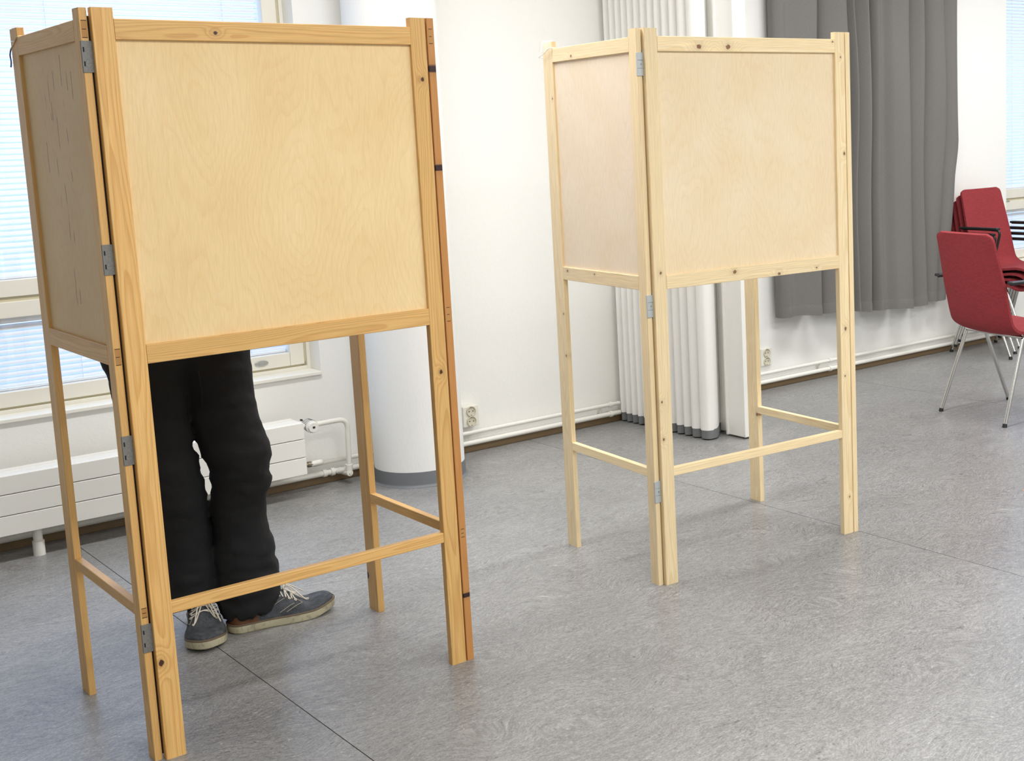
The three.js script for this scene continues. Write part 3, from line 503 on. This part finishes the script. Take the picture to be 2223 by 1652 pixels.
{
  const P = thing('person', 'person in black trousers and grey laced shoes standing inside the golden booth', 'person', [0, 0, 0]);
  const cloth = new THREE.MeshPhysicalMaterial({ color: srgb(15, 15, 17), roughness: 0.88, sheen: 0.06, sheenRoughness: 0.6, sheenColor: srgb(70, 70, 80) }), knit = mat([58, 60, 66], 0.95), skin = mat([214, 164, 136], 0.6), hairM = mat([66, 48, 34], 0.7);
  // trousers
  const slim = (l) => chain(l.map(([x, y, z, r]) => [x, y, z, r * 0.945]));
  const legR = smin(slim([[1.32, 0.84, 1.335, 0.112], [1.322, 0.66, 1.36, 0.1], [1.336, 0.575, 1.378, 0.094], [1.35, 0.52, 1.39, 0.092], [1.35, 0.475, 1.392, 0.082], [1.353, 0.44, 1.39, 0.083], [1.34, 0.355, 1.377, 0.077], [1.349, 0.24, 1.368, 0.087], [1.356, 0.14, 1.364, 0.096], [1.356, -0.05, 1.362, 0.098]]), 0.012);
  const legL = smin(slim([[1.135, 0.84, 1.33, 0.108], [1.143, 0.7, 1.335, 0.1], [1.15, 0.6, 1.34, 0.092], [1.164, 0.5, 1.345, 0.085], [1.178, 0.43, 1.345, 0.083], [1.194, 0.3, 1.328, 0.08], [1.208, 0.15, 1.315, 0.074], [1.212, -0.02, 1.318, 0.074]]), 0.012);
  const seat = smin([cap([1.13, 0.9, 1.315, 0.115], [1.315, 0.9, 1.315, 0.115]), cap([1.2, 0.82, 1.28, 0.1], [1.25, 0.82, 1.28, 0.1])], 0.05);
  const all = (x, y, z) => { const a = legR(x, y, z), b = legL(x, y, z), s = seat(x, y, z); let d = Math.min(a, b); const h = clamp(0.5 + 0.5 * (s - d) / 0.05); d = s + (d - s) * h - 0.05 * h * (1 - h);
    const knee = Math.exp(-Math.pow((y - 0.46) / 0.09, 2)), hem = Math.exp(-Math.pow((y - 0.14) / 0.1, 2));
    d += (0.002 + 0.0045 * knee + 0.005 * hem) * N3(x * 9 + y * 6, y * 20, z * 9 - y * 5) + 0.0012 * N3(x * 22, y * 30, z * 22);
    const cut = a < b ? 0.046 + 0.012 * N3(x * 30, 3, z * 30) + 0.062 * smooth(1.37, 1.45, x) : 0.07 + 0.045 * smooth(1.3, 1.39, z);
    return Math.max(d, cut - y, y - 0.99); };
  const tr = part('trousers', sdfMesh([1.24, 0.52, 1.34], 0.53, 118, all), cloth, P, 'loose black trousers');
  part('crease_seam', tube([[1.24, 0.78, 1.447], [1.247, 0.72, 1.437], [1.25, 0.66, 1.42]], 0.0014, 16, 5), cloth, tr);
  part('waistband', new THREE.TorusGeometry(0.17, 0.012, 8, 40).rotateX(Math.PI / 2).scale(1.16, 1, 0.68).translate(1.222, 0.985, 1.318), cloth, tr);
  // sweater: trunk and sleeves, bent forward over the shelf
  const SL = [[1.03, 1.33, 1.5], [1.0, 1.08, 1.6], [1.1, 1.0, 1.78]], SR = [[1.41, 1.33, 1.5], [1.45, 1.08, 1.6], [1.34, 1.0, 1.78]];
  const sw = smin([cap([1.16, 0.97, 1.33, 0.115], [1.16, 1.27, 1.46, 0.125]), cap([1.285, 0.97, 1.33, 0.115], [1.285, 1.27, 1.46, 0.125]), cap([1.06, 1.33, 1.49, 0.07], [1.385, 1.33, 1.49, 0.07]), cap([1.222, 1.33, 1.5, 0.07], [1.222, 1.39, 1.54, 0.058]), ...[SL, SR].flatMap((q) => [cap([...q[0], 0.064], [...q[1], 0.052]), cap([...q[1], 0.05], [...q[2], 0.036])])], 0.03);
  part('sweater', sdfMesh([1.225, 1.16, 1.53], 0.36, 96, (x, y, z) => Math.max(sw(x, y, z) + 0.003 * N3(x * 14, y * 14, z * 14), 0.93 - y, Math.hypot(x - 1.222, y - 1.42, z - 1.56) < 0.055 ? 0.01 : -1)), knit, P);
  // body: one skin surface; limbs run inside the clothes, head and hands have finer grids
  const trunk = smin([cap([1.17, 0.95, 1.33, 0.09], [1.17, 1.26, 1.455, 0.1]), cap([1.275, 0.95, 1.33, 0.09], [1.275, 1.26, 1.455, 0.1]), cap([1.222, 1.3, 1.48, 0.055], [1.222, 1.43, 1.575, 0.05]), cap([1.06, 1.325, 1.49, 0.05], [1.385, 1.325, 1.49, 0.05]), ...[SL, SR].flatMap((q) => [cap([...q[0], 0.045], [...q[1], 0.036]), cap([...q[1], 0.036], [...q[2], 0.026])]),
    cap([1.15, 0.9, 1.32, 0.08], [1.185, 0.45, 1.345, 0.05]), cap([1.185, 0.45, 1.345, 0.05], [1.2, 0.13, 1.3, 0.03]), cap([1.3, 0.9, 1.325, 0.08], [1.345, 0.46, 1.39, 0.05]), cap([1.345, 0.46, 1.39, 0.05], [1.345, 0.13, 1.368, 0.03])], 0.02);
  const bodyG = sdfMesh([1.225, 0.76, 1.5], 0.72, 120, trunk);
  const hx = 1.222, hy = 1.5, hz = 1.625; // head bowed towards the shelf
  const tip = new THREE.Matrix4().makeTranslation(hx, hy, hz).multiply(new THREE.Matrix4().makeRotationX(0.55)), inv = tip.clone().invert(), tv = new THREE.Vector3();
  const headF = smin([ell([0, 0.025, -0.012], [0.074, 0.092, 0.094]), ell([0, -0.045, 0.03], [0.055, 0.062, 0.056]), cap([0, 0.008, 0.08, 0.009], [0, -0.026, 0.1, 0.013]), cap([-0.012, -0.06, 0.082, 0.007], [0.012, -0.06, 0.082, 0.007]), cap([-0.014, -0.071, 0.079, 0.008], [0.014, -0.071, 0.079, 0.008]), ell([0.075, -0.005, -0.005], [0.01, 0.03, 0.018]), ell([-0.075, -0.005, -0.005], [0.01, 0.03, 0.018]), cap([0, -0.06, -0.03, 0.05], [0, -0.15, -0.02, 0.05])], 0.012);
  const loc = (f) => (x, y, z) => { tv.set(x, y, z).applyMatrix4(inv); return f(tv.x, tv.y, tv.z); };
  const headG = sdfMesh([hx, hy - 0.02, hz], 0.17, 84, loc((x, y, z) => { let d = headF(x, y, z); for (const s of [-1, 1]) { const e = Math.hypot(x - s * 0.031, y - 0.006, z - 0.09) - 0.016, h = clamp(0.5 - 0.5 * (d + e) / 0.012); d = d + (-e - d) * h + 0.012 * h * (1 - h); } return d; }));
  const handG = (q, s) => { const w = q[2]; const f = [cap([w[0], w[1], w[2], 0.026], [w[0] - s * 0.005, w[1] - 0.008, w[2] + 0.05, 0.027]), cap([w[0] - s * 0.02, w[1] - 0.012, w[2] + 0.05, 0.016], [w[0] + s * 0.02, w[1] - 0.012, w[2] + 0.05, 0.016])];
    [[-0.026, 0.075, 0.0085], [-0.009, 0.085, 0.009], [0.009, 0.08, 0.009], [0.025, 0.064, 0.008]].forEach(([dx, l, r]) => { const a = [w[0] + s * dx, w[1] - 0.01, w[2] + 0.062, r + 0.001], b = [w[0] + s * dx * 1.15, w[1] - 0.006, w[2] + 0.062 + l * 0.5, r], c = [w[0] + s * dx * 1.2, w[1] - 0.021, w[2] + 0.062 + l, r * 0.8]; f.push(cap(a, b), cap(b, c)); });
    f.push(cap([w[0] - s * 0.02, w[1] - 0.008, w[2] + 0.025, 0.014], [w[0] - s * 0.05, w[1] - 0.014, w[2] + 0.055, 0.01]), cap([w[0] - s * 0.05, w[1] - 0.014, w[2] + 0.055, 0.01], [w[0] - s * 0.054, w[1] - 0.02, w[2] + 0.085, 0.0085]));
    return sdfMesh([w[0], w[1], w[2] + 0.06], 0.12, 72, smin(f, 0.006)); };
  const body = part('body', [bodyG, headG, handG(SL, -1), handG(SR, 1)], skin, P);
  const onHead = (g) => g.applyMatrix4(tip);
  for (const s of [-1, 1]) part('eye', onHead(new THREE.SphereGeometry(0.0115, 16, 12).translate(s * 0.031, 0.006, 0.073)), mat([232, 230, 224], 0.25), body);
  part('hair', sdfMesh([hx, hy, hz], 0.16, 64, loc((x, y, z) => { const d = ell([0, 0.032, -0.02], [0.084, 0.1, 0.1])(x, y, z) + 0.003 * N3(x * 60, y * 20, z * 60); return Math.max(d, -(y + 0.03 + 0.55 * z * -1) - 0.02 * 0 > 0 ? 0.02 : d, z - 0.075 + 0.9 * Math.max(0, 0.09 - y) - 0.05); })), hairM, P);

  /* shoes: canvas upper on a pale rubber sole, brown heel patch, white laces */
  const canvas = (() => { const a = tileNoise(101, 200, 200), b = tileNoise(102, 14, 14); const map = dataTex(256, 256, (x, y, o) => { const v = 1 + 0.5 * (a(x / 256, y / 256) - 0.5) + 0.35 * (b(x / 256, y / 256) - 0.5); o[0] = 72 * v; o[1] = 75 * v; o[2] = 80 * v; }); return mat(0xffffff, 0.9, { map }); })();
  const rubber = (() => { const a = tileNoise(103, 60, 20), b = tileNoise(104, 10, 6); const map = dataTex(256, 128, (x, y, o) => { const v = 1 - 0.12 * smooth(0.55, 0.9, a(x / 256, y / 128)) - 0.12 * (b(x / 256, y / 128) - 0.3); o[0] = 196 * v; o[1] = 188 * v; o[2] = 158 * v; }); return mat(0xffffff, 0.65, { map }); })();
  const leather = mat([98, 60, 34], 0.6), rimM = mat([104, 88, 68], 0.7), lace = mat([222, 214, 198], 0.85), thread = mat([176, 166, 146], 0.8);
  const LEN = 0.312;
  const outline = (s, side) => { // half width at s (0 heel .. 1 toe), side +1 is the inner side
    const base = 0.036 * smooth(-0.02, 0.12, s) + 0.014 * smooth(0.35, 0.7, s); const heel = s < 0.1 ? Math.sqrt(Math.max(0, 1 - Math.pow(1 - s / 0.1, 2))) : 1; const toe = s > 0.72 ? Math.sqrt(Math.max(0, 1 - Math.pow((s - 0.72) / 0.28, 2))) : 1; return Math.max(0.0005, (0.0395 + 0.015 * smooth(0.3, 0.68, s)) * heel * toe) + 0 * base * side; };
  const bend = (s) => 0.006 * Math.sin(s * Math.PI) ;
  const lift = (s) => 0.012 * smooth(0.72, 1, s);
  function shoe(flip) {
    const g = new THREE.Group(); g.name = 'shoe'; P.add(g);
    const ring = (s, y, grow, a) => { const w = outline(s, 1); return [flip * (bend(s)) + Math.cos(a) * (w + grow), y + lift(s), 0]; };
    const loop = (m, grow, y) => { const L = []; for (let i = 0; i <= m; i++) { const th = i / m * Math.PI * 2, s = 0.5 - 0.5 * Math.cos(th), w = outline(s, 1) * (Math.sin(th) >= 0 ? 1 : -1); const z = (s - 0.5) * (LEN + 2 * grow) + LEN / 2, nx = Math.sign(Math.sin(th) || 1); L.push([flip * bend(s) + w + (Math.abs(w) > 0.001 ? nx * grow : 0), y + lift(s), z]); } return L; };
    const levels = (list, m = 96) => { const R = list.map(([grow, y]) => loop(m, grow, y)); return gridGeo(m, list.length - 1, (u, v) => { const p = R[Math.round(v * (list.length - 1))][Math.round(u * m)]; return [p[0], p[1], p[2], u * 2, v * 0.3]; }); };
    const plate = (grow, y) => { const L = loop(96, grow, y); return gridGeo(48, 1, (u, v) => { const i = Math.round(u * 48), p = v < 0.5 ? L[i] : L[96 - i]; return [p[0], p[1], p[2], p[0] * 5, p[2] * 5]; }); };
    part('sole', [levels([[-0.004, 0.0], [0.001, 0.004], [0.002, 0.022], [0.0, 0.026]]), plate(-0.004, 0), plate(0, 0.026)], rubber, g);
    part('sock', rod([0, 0.05, 0.085], [0, 0.13, 0.075], 0.036, 0.036, 20), cloth, g);
    part('foxing_stripe', levels([[0.0018, 0.0235], [0.0028, 0.0245], [0.0024, 0.0275], [0.0, 0.0285]]), rimM, g);
    const height = (s) => 0.074 - 0.012 * smooth(0.0, 0.12, s) + 0.012 * smooth(0.12, 0.35, s) - 0.05 * smooth(0.38, 0.8, s) - 0.006 * smooth(0.8, 1, s);
    const up = (s, a, off = 0) => { const w = outline(s, 1) - 0.001 + off, h = height(s) + off, e = 0.62; const c = Math.cos(a), n = Math.sin(a); const endc = s > 0.9 ? Math.sqrt(Math.max(0, 1 - Math.pow((s - 0.9) / 0.1, 2))) : s < 0.04 ? Math.sqrt(Math.max(0.0, 1 - Math.pow(1 - s / 0.04, 2))) * 0.5 + 0.5 : 1;
      return [flip * bend(s) + Math.sign(c) * Math.pow(Math.abs(c), e) * w * (1 - 0.12 * n), 0.026 + lift(s) + Math.pow(Math.abs(n), 0.85) * h * endc, 0.002 + s * (LEN - 0.004)]; };
    const sMap = (v) => 0.5 - 0.5 * Math.cos(v * Math.PI);
    part('upper', gridGeo(40, 60, (u, v) => { const p = up(sMap(v), Math.PI * (1 - u)); return [...p, u * 0.9, v * 1.6]; }), canvas, g);
    part('heel_patch', [...[0, 1].map((q) => gridGeo(8, 16, (u, v) => { const s = sMap(0.0 + v * 0.33), a = 0.55 * u; const p = up(s, q ? Math.PI - a : a, 0.0014); return p; }))], leather, g);
    const seam = (list, sd) => tube(list.map(([s, a]) => up(s, sd > 0 ? a : Math.PI - a, 0.0012)), 0.0008, 24, 5);
    for (const sd of [1, -1]) {
      part('stitching', [seam([[0.34, 0.35], [0.42, 0.55], [0.5, 0.85]], sd), seam([[0.44, 0.15], [0.53, 0.42], [0.58, 0.62]], sd), seam([[0.5, 0.15], [0.6, 0.5], [0.66, 0.78]], sd), seam([[0.66, 0.78], [0.62, 0.98], [0.6, 1.12]], sd), seam([[0.25, 0.2], [0.31, 0.38]], sd)], thread, g);
    }
    // eyelets and laces
    const L = [];
    for (let i = 0; i < 4; i++) { const s = 0.6 - i * 0.055, s2 = s - 0.03, l = up(s, 0.92, 0.002), r = up(s2, Math.PI - 0.92, 0.002), m = up((s + s2) / 2, Math.PI / 2, 0.005), l2 = up(s2, 0.92, 0.002), r2 = up(s, Math.PI - 0.92, 0.002); L.push(tube([l, m, r], 0.0019, 16, 6), tube([l2, [m[0], m[1] + 0.001, m[2]], r2], 0.0019, 16, 6)); }
    const k = up(0.52, Math.PI / 2, 0.008), e1 = up(0.66, 1.15, 0.004), e2 = up(0.7, 1.95, 0.004);
    L.push(tube([k, [k[0] + 0.012, k[1] + 0.008, k[2] + 0.012], e1, [e1[0] + 0.006, e1[1] + 0.002, e1[2] + 0.008], [e1[0] - 0.004, e1[1] + 0.003, e1[2] - 0.004], [k[0] + 0.002, k[1] + 0.004, k[2]]], 0.0019, 40, 6), tube([k, [k[0] - 0.012, k[1] + 0.008, k[2] + 0.016], e2, [e2[0] - 0.006, e2[1] + 0.002, e2[2] + 0.01], [e2[0] + 0.004, e2[1] + 0.003, e2[2] - 0.006], [k[0] - 0.002, k[1] + 0.004, k[2]]], 0.0019, 40, 6), tube([k, [k[0] + 0.02, k[1] + 0.004, k[2] + 0.02], [e1[0] + 0.012, e1[1] - 0.004, e1[2] + 0.03]], 0.0018, 20, 6));
    part('lace', L, lace, g, 'off-white lace');
    const ring2 = []; for (const s of [0.6, 0.545]) for (const a of [0.9, Math.PI - 0.9]) { const p = up(s, a, 0.0022); ring2.push(new THREE.TorusGeometry(0.0032, 0.0011, 6, 14).rotateX(-Math.PI / 2 + 0.3).rotateZ(a < 1.5 ? -0.6 : 0.6).translate(...p)); }
    part('eyelet', ring2, lace, g);
    return g;
  }
  const s1 = shoe(1), s2 = shoe(-1);
  const place = (g, toe, dir) => { const l = Math.hypot(...dir), d = [dir[0] / l, dir[1] / l]; g.rotation.y = Math.atan2(d[0], d[1]); g.position.set(toe[0] - d[0] * LEN, 0, toe[1] - d[1] * LEN); };
  place(s1, [1.172, 1.5], [-0.3, 0.954]);
  place(s2, [1.588, 1.416], [0.993, 0.1]);
}

renderer.render(scene, camera);
